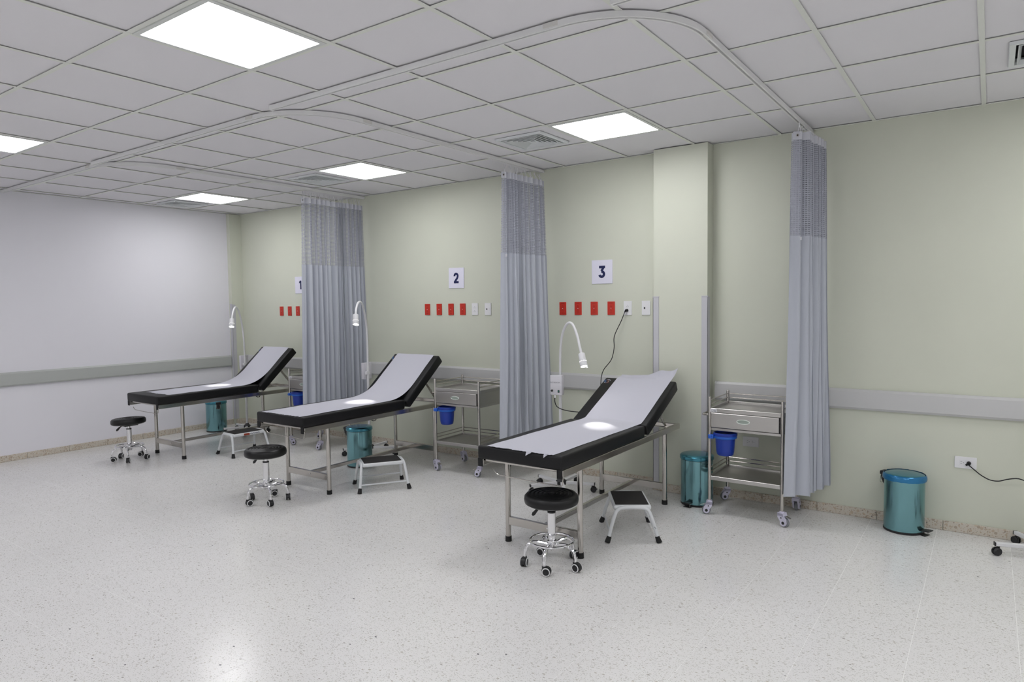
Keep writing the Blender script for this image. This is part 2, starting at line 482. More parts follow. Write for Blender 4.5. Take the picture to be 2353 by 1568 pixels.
# ================================================================== CEILING FITTINGS
def ceiling_light(i, j, label):
    root = thing('ceiling_light', label, 'ceiling light', (gx(i)+T/2, gy(j)+T/2, H-0.002), group='square LED ceiling panels')
    f = MB(); h = T/2-0.013; b = 0.022
    f.box((0, h-b/2, 0.002), (2*h, b, 0.008)); f.box((0, -h+b/2, 0.002), (2*h, b, 0.008))
    f.box((h-b/2, 0, 0.002), (b, 2*h-2*b, 0.008)); f.box((-h+b/2, 0, 0.002), (b, 2*h-2*b, 0.008))
    f.build('frame', 'frame_white', root, 0)
    MB().box((0, 0, 0.005), (2*(h-b), 2*(h-b), 0.004)).build('diffuser', 'led_panel', root, 0)
    MB().box((0, 0, 0.02), (2*h-0.01, 2*h-0.01, 0.022)).build('housing', 'frame_white', root, 0)
    return root
LL = {(-1, 0): 'square glowing LED ceiling panel apart from the walls, largest in view',
      (0, 4): 'square glowing LED ceiling panel between vent and bay of sign three',
      (-4, 4): 'square glowing LED ceiling panel over the bay of sign two',
      (-8, 4): 'square glowing LED ceiling panel over the bay of sign one',
      (-6, 0): 'square glowing LED ceiling panel outside the curtain track of bay one'}
for (i, j) in LIGHTS:  # panels without a listed label are off-camera additions that lift the light
    ceiling_light(i, j, LL[(i, j)] if (i, j) in LL else ({(5, 4): 'unseen square glowing LED ceiling panel placed by the vent pattern, along the green wall past the last curtain', (3, 0): 'added square LED ceiling panel, out of view, brightening open floor past the curved track', (-1, -4): 'added square LED ceiling panel, out of view by the front wall, middle of three', (-6, -4): 'added square LED ceiling panel, out of view by the front wall nearest the white wall', (5, 1): 'added square LED ceiling panel, out of view, brightening the floor beside the far side wall', (4, -4): 'added square LED ceiling panel, out of view by the front wall nearest the far side wall'}[(i, j)]))

def ceiling_vent(i, j, label):
    root = thing('ceiling_vent', label, 'air vent', (gx(i)+T/2, gy(j)+T/2, H), group='square four-way air vents')
    a = VHALF; b = 0.028
    f = MB()
    for (o, inn, z0, z1) in ((a, a-b, -0.012, 0.004),):
        A = f.ring([(o, o, z1), (-o, o, z1), (-o, -o, z1), (o, -o, z1)])
        B = f.ring([(o-0.004, o-0.004, z0), (-o+0.004, o-0.004, z0), (-o+0.004, -o+0.004, z0), (o-0.004, -o+0.004, z0)])
        C = f.ring([(inn, inn, z0+0.003), (-inn, inn, z0+0.003), (-inn, -inn, z0+0.003), (inn, -inn, z0+0.003)])
        D = f.ring([(inn-0.004, inn-0.004, z1+0.02), (-inn+0.004, inn-0.004, z1+0.02), (-inn+0.004, -inn+0.004, z1+0.02), (inn-0.004, -inn+0.004, z1+0.02)])
        f.bridge(A, B); f.bridge(B, C); f.bridge(C, D)
    f.build('frame', 'vent_white', root, 20)
    for q in (0.162, 0.134, 0.106, 0.078, 0.050):
        s = MB()
        k = q-0.014
        def sq(h, z): return s.ring([(h, h, z), (-h, h, z), (-h, -h, z), (h, -h, z)])
        r1, r2, r3, r4 = sq(q, -0.010), sq(k, 0.010), sq(k-0.002, 0.009), sq(q-0.003, -0.0115)
        s.bridge(r1, r2); s.bridge(r2, r3); s.bridge(r3, r4); s.bridge(r4, r1)
        s.build('louvre', 'vent_white', root, 0)
    MB().box((0, 0, -0.010), (0.036, 0.036, 0.004)).build('centre_plate', 'vent_white', root, 0)
    MB().box((0, 0, 0.036), (0.352, 0.352, 0.004)).build('duct_back', 'void', root, 0)
ceiling_vent(-1, 4, 'square white air vent next to the ceiling panel of bay three')
ceiling_vent(-5, 4, 'square white air vent next to the ceiling panel of bay two')
ceiling_vent(4, 4, 'square white air vent past the curtain beside the tall teal bin')
# the last vent sits in the panel that meets the white wall
ceiling_vent(-9, 4, 'square white air vent next to the ceiling panel of bay one')

# ---- curtain tracks
TRK = [(-0.014, 0), (0.014, 0), (0.014, -0.026), (0.0055, -0.026), (0.0055, -0.008), (-0.0055, -0.008), (-0.0055, -0.026), (-0.014, -0.026)]
def curtain_track(label, xs, y, xe, R=0.46, yend=-0.004, start_cap=True):
    root = thing('curtain_track', label, 'curtain rail', (xs, y, H), group='ceiling curtain tracks')
    z = -0.001
    path = [(0, 0, z), ((xe-xs-R)*0.5, 0, z), (xe-xs-R-0.02, 0, z)]
    path += [(xe-xs-R+R*math.sin(a), R-R*math.cos(a), z) for a in [PI/2*k/16 for k in range(17)]]
    path += [(xe-xs, R+0.02, z), (xe-xs, (yend-y)*0.6, z), (xe-xs, yend-y, z)]
    MB().sweep(TRK, path).build('rail', 'track_white', root, 30)
    for (px, py, dx, dy) in ((xe-xs-R-0.04, 0, 0.075, 0.034), (xe-xs, R+0.05, 0.034, 0.075)):
        MB().box((px, py, z-0.010), (dx, dy, 0.022), 0.002, 1).build('coupler', 'coupler_beige', root, 0)
    if start_cap:
        c = MB().box((-0.003, 0, z-0.013), (0.006, 0.030, 0.028), 0.001, 1); c.build('end_cap', 'track_white', root, 0)
        s = MB().lathe([(0, 0), (0.005, 0), (0.005, 0.003), (0, 0.003)], 10, (-0.006, 0, z-0.010), rot=Matrix.Rotation(-PI/2, 3, 'Y')); s.build('screw', 'steel', root)
    return root
curtain_track('white curved ceiling curtain track starting at the white wall', XL+0.008, -2.60, -3.205)
curtain_track('white curved ceiling curtain track around the bay of sign two', -3.53, -2.645, -0.842)
curtain_track('white curved ceiling curtain track around the bay of sign three', -1.05, -2.70, 1.432)
curtain_track('white ceiling curtain track leading past the bay of sign three', 1.25, -2.755, 3.75)

# ---- curtains: header band, open net, plain drape, hooks
def curtain(label, x, y0, y1, folds, seed, top_amp, bot_amp, drift, zb=0.215, lead=None, zt=2.640, widen=0.0):
    rnd = random.Random(seed)
    root = thing('privacy_curtain', label, 'curtain', (x, y1, 0), group='grey privacy curtains')
    NU = folds*14
    amps = [rnd.uniform(0.6, 1.25) for _ in range(folds*2+2)]
    wid = [rnd.uniform(0.5, 1.5) for _ in range(folds)]
    sw = sum(wid); bounds = [0]
    for q in wid: bounds.append(bounds[-1]+q/sw)
    ph = [rnd.uniform(-0.4, 0.4) for _ in range(folds)]
    def col(u):               # u in 0..1 -> (fold, phase)
        for k in range(folds):
            if u <= bounds[k+1]+1e-9:
                return k, (u-bounds[k])/(bounds[k+1]-bounds[k])
        return folds-1, 1.0
    def pt(u, z):
        k, p = col(u)
        h = 1-(z-zb)/(zt-zb)                     # 0 top .. 1 bottom
        a0 = amps[k]; a1 = amps[k+1]
        amp = (top_amp+(bot_amp-top_amp)*min(1, h*1.6))*(a0+(a1-a0)*p)
        sn = math.sin(2*PI*p)
        sh = math.tanh(2.6*(sn+0.30))
        sway = 0.010*h*math.sin(3.1*k+2.5*z+seed)
        xx = amp*sh + sway + drift[0]*u + drift[1]*h*u + drift[2]*h
        yy = (y0-y1)*(1-u)*(1+widen*h) + 0.010*math.sin(4*PI*p+ph[k])*(0.4+0.6*h)
        if lead and u < lead[0]:
            q = 1-u/lead[0]; xx = xx*(1-q*q) + (lead[1])*q*(0.5+0.5*h) ; yy -= lead[2]*q*q*(0.3+0.7*h)
        return Vector((xx, yy, z))
    us = [i/NU for i in range(NU+1)]
    ln = [0.0]
    for i in range(NU): ln.append(ln[-1]+(pt(us[i+1], 1.9)-pt(us[i], 1.9)).length)
    def panel(name, m, za, zb_, rows, jag=False):
        bm = bmesh.new(); uvl = bm.loops.layers.uv.new('UVMap'); g = []
        for r in range(rows+1):
            z = za+(zb_-za)*r/rows
            row = []
            for i, u in enumerate(us):
                p = pt(u, z)
                row.append(bm.verts.new(p))
            g.append(row)
        for r in range(rows):
            for i in range(NU):
                f = bm.faces.new((g[r][i], g[r][i+1], g[r+1][i+1], g[r+1][i])); f.smooth = True
                for lp, (rr, ii) in zip(f.loops, ((r, i), (r, i+1), (r+1, i+1), (r+1, i))):
                    lp[uvl].uv = (ln[ii], za+(zb_-za)*rr/rows)
        me = bpy.data.meshes.new(name); bm.to_mesh(me); bm.free(); me.materials.append(MATS[m])
        return link(name, me, root)
    zn = 1.962
    panel('header_band', 'header_fabric', zt, zt-0.052, 2)
    panel('net', 'curtain_net', zt-0.052, zn, 12)
    panel('drape', 'fabric', zn, zb+0.035, 24)
    panel('hem', 'fabric', zb+0.035, zb, 2)
    hook = None
    for k in range(folds*2):
        p = pt((k+0.5)/(folds*2), zt-0.012)
        if hook is None:
            hook = MB().tube([(0, 0, 0), (0.004, 0, 0.03), (0, 0, 0.055), (0, 0, 0.075)], 0.0022, 6).mesh('hook', 'white_plastic')
        hk = link('hook', hook, root, p)
        # lean each hook to the rail
        hk.rotation_euler = (0, math.atan2(-p.x, 0.08), 0)
    MB().lathe([(0, 0), (0.009, 0), (0.009, 0.003), (0.004, 0.003), (0.004, 0.0), (0, 0)], 12, pt(0.02, zt-0.026)+Vector((0.0, -0.004, 0)), rot=Matrix.Rotation(PI/2, 3, 'X')).build('eyelet', 'steel', root)
    MB().box(pt(0.05, zn-0.02)+Vector((0.0, -0.012, 0)), (0.016, 0.002, 0.022)).build('care_tag', 'label_white', root, 0)
    return root
curtain('grey privacy curtain hiding part of sign one', -3.215, -0.83, -0.05, 14, 3, 0.028, 0.050, (0.01, 0.02, 0.0), zb=0.30, lead=(0.12, 0.0, 0.03), widen=0.05)
curtain('grey privacy curtain hanging between signs two and three', -0.842, -0.63, -0.045, 10, 11, 0.030, 0.056, (0.02, 0.06, 0.0), lead=(0.08, -0.02, 0.02), widen=0.10)
curtain('grey privacy curtain covering the side of a steel trolley, past the pillar', 1.452, -0.49, -0.045, 8, 23, 0.044, 0.056, (0.065, 0.045, -0.004), lead=(0.10, -0.06, 0.06))

# ================================================================== WALL FITTINGS
def wallfn(x, z):
    return lambda a, b, d: Vector((x+a, -d, z+b))
def number_sign(num, x, z, tilt=0.0):
    root = thing('number_sign', 'white square wall sign with navy numeral %s' % {'1': 'one', '2': 'two', '3': 'three'}[num], 'sign', (x, 0, z), group='bay number signs')
    root.rotation_euler = (0, tilt, 0)
    MB().box((0, -0.004, 0), (0.2, 0.006, 0.205), 0.0015, 1).build('panel', 'sign_white', root, 0)
    S = 0.106
    fn = lambda a, b, d: Vector(((a-0.31)*S, -d, (b-0.5)*S))
    g = MB(); t = 0.21
    if num == '1':
        g.ribbon([(0.42, 0), (0.42, 1)], t, fn, 0.0068, 0.0085)
        g.prism([(0.315, 1.0), (0.14, 0.87), (0.14, 0.68), (0.315, 0.77)], fn, 0.0068, 0.0085)
    elif num == '2':
        pts = arc(0.30, 0.70, 0.20, 190, -10, 16)
        pts += [tuple(v.xy) for v in catmull([(0.497, 0.66, 0), (0.44, 0.50, 0), (0.30, 0.33, 0), (0.17, 0.16, 0), (0.135, 0.0, 0)], 6)][1:]
        g.ribbon(pts, t, fn, 0.0068, 0.0085)
        g.ribbon([(0.03, 0.10), (0.61, 0.10)], t, fn, 0.0068, 0.0087)
    else:
        g.ribbon([(0.05, 0.895), (0.60, 0.895)], t, fn, 0.0068, 0.0085)
        g.ribbon([(0.50, 0.93), (0.27, 0.56)], t*0.95, fn, 0.0068, 0.0086)
        g.ribbon(arc(0.29, 0.315, 0.212, 100, -165, 20), t, fn, 0.0068, 0.0087)
    g.build('numeral', 'navy', root, 0)
number_sign('1', -4.362, 1.797)
number_sign('2', -1.889, 1.802, 0.012)
number_sign('3', -0.248, 1.802)

def outlet(kind, x, z, label, group, horiz=False):
    cat = 'outlet' if kind != 'data' else 'wall plate'
    root = thing('wall_outlet' if kind != 'data' else 'data_plate', label, cat, (x, 0, z), group=group)
    if horiz: root.rotation_euler = (0, PI/2, 0)
    W_, H_ = (0.07, 0.116) if kind == 'red' else (0.076, 0.120)
    pm = 'red_plastic' if kind == 'red' else 'plate_white'
    MB().box((0, -0.004, 0), (W_, 0.008, H_), 0.0025, 2).build('plate', pm, root, 20)
    if kind == 'data':
        MB().box((0.006, -0.0085, 0), (0.034, 0.002, 0.024), 0.0005, 1).build('insert', pm, root, 0)
        MB().box((-0.011, -0.0095, 0), (0.012, 0.002, 0.015)).build('socket', 'slot_dark', root, 0)
        return root
    sm = 'red_dark' if kind == 'red' else 'slot_grey'
    MB().box((0, -0.0085, 0), (0.034, 0.002, 0.068), 0.0006, 1).build('socket_face', pm, root, 0)
    for dz in (0.017, -0.019):
        s = MB()
        s.box((-0.0065, -0.0098, dz-0.004), (0.003, 0.001, 0.009)); s.box((0.0065, -0.0098, dz-0.004), (0.003, 0.001, 0.009))
        s.lathe([(0.0, 0), (0.0028, 0), (0.0028, 0.001), (0, 0.001)], 8, (0, -0.0093, dz+0.008), rot=Matrix.Rotation(PI/2, 3, 'X'))
        s.build('socket', sm, root, 0)
    if kind == 'red':
        MB().lathe([(0, 0), (0.0035, 0), (0.003, 0.0015), (0, 0.0018)], 10, (0, -0.0092, 0.0), rot=Matrix.Rotation(PI/2, 3, 'X')).build('screw', 'rim_white', root)
        e = MB(); e.box((0, -0.0083, 0.046), (0.030, 0.001, 0.003)); e.box((0, -0.0083, -0.040), (0.022, 0.001, 0.003)); e.build('embossed_line', 'red_dark', root, 0)
    return root
ORD = ['first', 'second', 'third', 'fourth']
ZP = 1.487
for k, x in enumerate((-0.646, -0.488, -0.327, -0.162)):
    outlet('red', x, ZP, 'red outlet plate under sign three, %s from the pillar side' % ORD[3-k], 'red outlets under sign three')
for k, x in enumerate((-2.288, -2.126, -1.967, -1.813)):
    outlet('red', x, ZP, 'red outlet plate under sign two, %s from the white outlet' % ORD[3-k], 'red outlets under sign two')
for k, x in enumerate((-4.747, -4.585, -4.428)):
    outlet('red', x, ZP-0.006, 'red outlet plate under sign one, %s from the curtain' % ORD[2-k], 'red outlets under sign one')
outlet('white', -0.006, ZP, 'white outlet plate under sign three with a black plug in it', 'white outlets')
outlet('white', -1.657, ZP, 'white empty double outlet beside red plates under sign two', 'white outlets')
outlet('data', 0.160, ZP, 'white plate with one dark port beside the pillar', 'data plates')
outlet('data', -1.495, ZP, 'white plate with one dark port beside the curtain', 'data plates')
outlet('white', 2.39, 0.466, 'white horizontal outlet low on the wall with a cord plugged in', 'low outlets', True)
outlet('white', 1.022, 0.455, 'white horizontal empty outlet low on the wall behind a trolley', 'low outlets', True)

# ================================================================== EXAMINATION COUCHES
def couch(cx, yfoot, ang, label):
    root = thing('examination_couch', label, 'couch', (cx, yfoot, 0), group='black examination couches')
    a = math.radians(ang)
    hw = 0.302
    # seat pad: box with soft edges
    sp = MB().box((0, 0.565, 0.631), (2*hw, 1.13, 0.083), 0.014, 3)
    sp.build('seat_pad', 'black_vinyl', root, 60)
    R = Matrix.Rotation(a, 3, 'X'); piv = Vector((0, 1.195, 0.590))
    bp = MB().box((0, 0.305, 0.0415), (2*hw, 0.61, 0.083), 0.014, 3)
    for v in bp.bm.verts: v.co = R @ v.co + piv
    bo = bp.build('back_pad', 'black_vinyl', root, 60)
    # emblem printed at the head of the back pad
    em = MB()
    ex, ey = -0.262, 0.548
    fn = lambda p, q, d: R @ Vector((ex+p, ey+q, 0.083+d)) + piv
    for k, (r, a0, a1, mi) in enumerate(((0.026, 20, 110, 0), (0.026, 130, 200, 1), (0.026, 215, 260, 0), (0.026, 275, 320, 2), (0.016, 150, 290, 1), (0.014, -60, 60, 3), (0.016, 70, 130, 2))):
        em.mi = mi
        em.ribbon(arc(0, 0, r, a0, a1, 6), 0.0055, fn, 0.0004, 0.0010)
    em.build('emblem', ['emblem_pale', 'emblem_blue', 'emblem_red', 'emblem_tan'], bo, 0)
    # corner tabs of the pad cover
    for sx in (-1, 1):
        MB().box((sx*(hw-0.018), 0.008, 0.568), (0.036, 0.006, 0.052), 0.001, 1).build('corner_tab', 'black_vinyl', root, 0)
    # steel frame
    for sx in (-1, 1):
        MB().box((sx*0.285, 0.905, 0.567), (0.025, 1.77, 0.042), 0.003, 1).build('side_rail', 'steel', root, 0)
    for y in (0.035, 0.60, 1.16, 1.775):
        MB().box((0, y, 0.567 if y > 0.1 else 0.582), (0.545, 0.025, 0.038 if y > 0.1 else 0.012), 0.002, 1).build('cross_rail', 'steel', root, 0)
    for sx in (-1, 1):
        for y in (0.268, 1.560):
            lg = MB().tube([(sx*0.267, y, 0.022), (sx*0.267, y, 0.548)], 0.0175, 16).build('leg', 'steel', root)
            MB().lathe([(0, 0), (0.0215, 0), (0.0205, 0.034), (0, 0.034)], 16, (sx*0.267, y, 0)).build('rubber_foot', 'rubber', lg)
    for y in (0.268, 1.560):
        MB().box((0, y, 0.138), (0.520, 0.022, 0.052), 0.002, 1).build('crossbar', 'steel', root, 0)
    for bx in (0.04,):
        MB().lathe([(0, 0), (0.006, 0), (0.006, 0.004), (0, 0.006)], 10, (bx, 0.257, 0.142), rot=Matrix.Rotation(PI/2, 3, 'X')).build('bolt', 'chrome', root)
    MB().box((0, 0.914, 0.140), (0.026, 1.28, 0.030), 0.002, 1).build('long_bar', 'steel', root, 0)
    # back support arms with ratchet plates
    foot = Vector((0, 1.66, 0.575))
    for sx in (-1, 1):
        top = R @ Vector((sx*0.235, 0.34, -0.004)) + piv
        bot = Vector((sx*0.235, foot.y, foot.z))
        d = (bot-top); L = d.length; ra = math.atan2(d.z, d.y)
        MB().box((top+bot)/2, (0.006, L, 0.024), 0.001, 1, rot=Matrix.Rotation(ra, 3, 'X')).build('support_arm', 'steel', root, 0)
        nt_ = MB()
        for q in (0.45, 0.58, 0.71):
            nt_.box(top+d*q+Vector((0, 0, 0)), (0.009, 0.012, 0.030), 0, rot=Matrix.Rotation(ra+0.5, 3, 'X'))
        nt_.build('ratchet', 'steel_brushed', root, 0)
    tb = R @ Vector((0, 0.34, -0.004)) + piv
    MB().tube([(-0.235, tb.y, tb.z), (0.235, tb.y, tb.z)], 0.005, 8).build('pivot_rod', 'steel', root)
    MB().tube([(-0.27, 1.66, 0.575), (0.27, 1.66, 0.575)], 0.004, 8).build('pivot_rod', 'steel', root)
    # paper roll hook under the foot end
    hk = [(0.305, 0.012, 0.560), (0.305, 0.004, 0.512), (0.298, 0.0, 0.505), (0.06, 0.0, 0.506), (-0.135, 0.0, 0.510), (-0.155, 0.0, 0.516), (-0.178, 0.0, 0.537)]
    MB().tube(hk, 0.0030, 8).build('roll_hook', 'steel', root)
    return root, R, piv

def paper(cx, yfoot, R, piv, label, x0, x1, xb0, xb1, ystart, sag, over=0.0, flutter=False, seed=1):
    """sheet following the couch; x0,x1 at the foot, xb0,xb1 at the head; sag = radius of the bow over the hinge"""
    rnd = random.Random(seed)
    zt = 0.6745
    hinge = Vector((0, 1.13, zt))
    bdir = R @ Vector((0, 1, 0)); bn = R @ Vector((0, 0, 1))
    btop0 = piv + R @ Vector((0, 0, 0.0855))
    a = math.atan2(bdir.z, bdir.y)
    # intersection of the two top planes
    t = (zt-btop0.z)/bdir.z; inter = btop0 + bdir*t
    s = sag
    prof = []
    N1 = 26
    ys = ystart
    for i in range(N1+1): prof.append(Vector((0, ys+(inter.y-s-ys)*i/N1, zt)))
    p0 = Vector((0, inter.y-s, zt)); p2 = inter+bdir*s
    for i in range(1, 11):
        q = i/10; prof.append(p0*(1-q)**2+inter*2*q*(1-q)+p2*q*q)
    Lb = (piv + R @ Vector((0, 0.61, 0.0855)) - p2).dot(bdir)
    for i in range(1, 13): prof.append(p2+bdir*Lb*i/12)
    nb = len(prof)
    if over > 0:
        for i in range(1, 8):
            q = i/7
            prof.append(prof[nb-1]+bdir*over*q*0.9+Vector((0, 0, over*0.15*q*q)))
    M = 44
    bm = bmesh.new(); g = []
    jag = [0.0]*(M+1); w_ = 0
    for k in range(M+1):
        w_ = 0.55*w_+rnd.uniform(-1, 1)*0.006
        jag[k] = w_ + (rnd.uniform(-0.012, 0.004) if rnd.random() < 0.25 else 0)
    n = len(prof)
    for r, p in enumerate(prof):
        f = r/(n-1); row = []
        xa = x0+(xb0-x0)*min(1, f*1.15); xe = x1+(xb1-x1)*min(1, f*1.15)
        for k in range(M+1):
            u = k/M
            q = Vector((xa+(xe-xa)*u, p.y, p.z))
            if r == 0:
                q.y += jag[k] ; q.z -= 0.0
            elif r == 1:
                q.y += jag[k]*0.3
            q.z += 0.0008*math.sin(9*u+r*0.7)+0.0006
            if r >= nb:
                h = (r-nb+1)/(n-nb)
                lift = max(0.0, (u-0.35)/0.65)
                if flutter:
                    q += Vector((0.02*h*lift, 0.0, 0.0))
                    q.z += h*(0.018*lift+0.010*math.sin(16*u+3*h)*(0.3+lift)) - h*(1-lift)*0.055
                    q.y += -h*0.015*lift + h*(1-lift)*-0.02 + 0.012*h*math.sin(22*u)
            row.append(bm.verts.new(q))
        g.append(row)
    for r in range(n-1):
        for k in range(M):
            fc = bm.faces.new((g[r][k], g[r][k+1], g[r+1][k+1], g[r+1][k])); fc.smooth = True
    me = bpy.data.meshes.new('paper_sheet'); bm.to_mesh(me); bm.free(); me.materials.append(MATS['paper'])
    o = link('paper_sheet', me, None, (cx, yfoot, 0))
    tag(o, label, 'paper sheet', 'paper couch covers')
    if flutter:      # two torn flaps at the foot end
        m = MB()
        for (x, wd, l) in ((0.085, 0.032, 0.030), (0.20, 0.026, 0.020)):
            pts = [(x-wd/2, ystart+0.004, zt+0.003), (x+wd/2, ystart+0.002, zt+0.003), (x+wd*0.35, ystart-l*0.55, zt-0.004), (x+wd*0.05, ystart-l*0.5, zt-0.008), (x-wd*0.35, ystart-l, zt-0.018), (x-wd*0.55, ystart-l*0.45, zt-0.004)]
            A = m.ring(pts); B = m.ring([(p[0], p[1], p[2]+0.002) for p in pts]); m.bridge(A, B); m.cap(A, True); m.cap(B)
        m.build('torn_flap', 'paper', o, 0)
    return o
B3 = couch(0.245, -2.020, 25.5, 'black examination couch below sign three, back raised least')
B2 = couch(-2.150, -1.940, 40.0, 'black examination couch below sign two, between two steel trolleys')
B1 = couch(-4.437, -1.905, 41.5, 'black examination couch beside the white wall')
paper(0.245, -2.020, B3[1], B3[2], 'white torn-edged paper sheet on the couch below sign three, loose corner up', -0.232, 0.243, -0.195, 0.258, 0.004, 0.03, 0.13, True, 5)
paper(-2.150, -1.940, B2[1], B2[2], 'white paper sheet on the couch below sign two', -0.235, 0.262, -0.255, 0.235, 0.012, 0.20, 0, False, 8)
paper(-4.437, -1.905, B1[1], B1[2], 'white paper sheet on the couch beside the white wall', -0.165, 0.285, -0.255, 0.225, 0.13, 0.22, 0, False, 9)

# ================================================================== STOOLS
def stool(x, y, base, lever, label, tilt=(0, 0)):
    root = thing('swivel_stool', label, 'stool', (x, y, 0), group='round black wheeled stools')
    hs = 0.366
    prof = [(0.0, hs), (0.10, hs), (0.140, hs+0.002), (0.156, hs+0.012), (0.160, hs+0.030), (0.157, hs+0.050), (0.146, hs+0.062), (0.132, hs+0.065)]
    r = 0.128
    while r > 0.03:                       # concentric ridges pressed into the seat
        prof += [(r, hs+0.0645), (r-0.004, hs+0.0605), (r-0.009, hs+0.0605), (r-0.013, hs+0.0640)]
        r -= 0.0235
    prof += [(0.02, hs+0.061), (0, hs+0.0605)]
    st = MB().lathe(prof, 48, rot=None)
    if tilt != (0, 0):
        RR = Matrix.Rotation(tilt[0], 3, 'X') @ Matrix.Rotation(tilt[1], 3, 'Y')
        for v in st.bm.verts: v.co = RR @ (v.co-Vector((0, 0, hs))) + Vector((0, 0, hs))
    st.build('seat', 'seat_vinyl', root, 45)
    MB().box((0, 0, hs-0.006), (0.13, 0.13, 0.010), 0.002, 1).build('seat_plate', 'black_plastic', root, 0)
    MB().tube([(0, 0, 0.29), (0, 0, hs)], 0.0135, 16).build('gas_rod', 'chrome', root)
    MB().lathe([(0.0145, 0.316), (0.024, 0.316), (0.0245, 0.325), (0.0145, 0.327)], 20).build('collar', 'black_plastic', root)
    MB().lathe([(0, 0.178), (0.0235, 0.178), (0.0235, 0.317), (0, 0.317)], 24).build('column', 'chrome', root)
    MB().lathe([(0, 0.098), (0.018, 0.098), (0.0225, 0.108), (0.0225, 0.142), (0.030, 0.146), (0.030, 0.154), (0.0225, 0.158), (0.0225, 0.176), (0.0265, 0.178), (0.0265, 0.184), (0, 0.184)], 24).build('hub', 'chrome', root)
    ring = [(0.128*math.cos(2*PI*k/40), 0.128*math.sin(2*PI*k/40), 0.150) for k in range(40)]
    MB().tube(ring, 0.0065, 8, closed=True).build('foot_ring', 'chrome', root)
    # lever
    la = math.radians(lever)
    d = Vector((math.cos(la), math.sin(la), 0))
    lv = MB().tube([d*0.03+Vector((0, 0, hs-0.008)), d*0.075+Vector((0, 0, hs-0.022))], 0.004, 8).build('lever', 'steel', root)
    MB().tube([d*0.070+Vector((0, 0, hs-0.018)), d*0.085+Vector((0, 0, hs-0.030)), d*0.105+Vector((0, 0, hs-0.052)), d*0.113+Vector((0, 0, hs-0.062))], [0.005, 0.008, 0.0115, 0.006], 10).build('grip', 'black_plastic', lv)
    for k in range(5):
        t = math.radians(base+72*k); c, s = math.cos(t), math.sin(t)
        pth = catmull([(0.022*c, 0.022*s, 0.128), (0.085*c, 0.085*s, 0.140), (0.120*c, 0.120*s, 0.134), (0.148*c, 0.148*s, 0.110), (0.158*c, 0.158*s, 0.075), (0.159*c, 0.159*s, 0.052)], 4)
        MB().tube(pth, 0.0105, 10).build('leg', 'chrome', root)
        yaw = math.radians((k*97+base*3) % 360)
        cs = MB(); Rz = Matrix.Rotation(yaw, 3, 'Z'); o = Vector((0.159*c, 0.159*s, 0))
        axis = Rz @ Vector((0, 1, 0)); Rw = Rz @ Matrix.Rotation(-PI/2, 3, 'X')
        cc = o + Rz @ Vector((0.012, 0, 0.0265))
        cs.lathe([(0, -0.019), (0.022, -0.019), (0.0255, -0.015), (0.0255, -0.004), (0.014, -0.003), (0.014, 0.003), (0.0255, 0.004), (0.0255, 0.015), (0.022, 0.019), (0, 0.019)], 20, cc, rot=Rw)
        cs.lathe([(0, 0.034), (0.013, 0.034), (0.013, 0.056), (0, 0.056)], 14, o)
        hood = [(0.028*math.cos(q), 0.028*math.sin(q)) for q in [math.radians(-15+210*i/14) for i in range(15)]]
        fnh = lambda p, q, dd: cc + Rz @ Vector((p, dd, q))
        cs.prism(hood, fnh, -0.012, 0.012)
        co = cs.build('caster', 'black_plastic', root, 40)
        for sg in (-1, 1):
            rp = [cc + Rz @ Vector((0.0215*math.cos(2*PI*i/20), sg*0.018, 0.0215*math.sin(2*PI*i/20))) for i in range(20)]
            MB().tube(rp, 0.0032, 6, closed=True).build('wheel_rim', 'rim_white', co)
    return root
stool(0.430, -1.945, -2, 222, 'round black swivel stool in front of the couch below sign three')
stool(-2.130, -2.085, 48, 200, 'round black swivel stool in front of the couch below sign two')
stool(-4.610, -1.960, 40, 230, 'round black swivel stool near the white wall, seat slightly tilted', (0.0, -0.05))

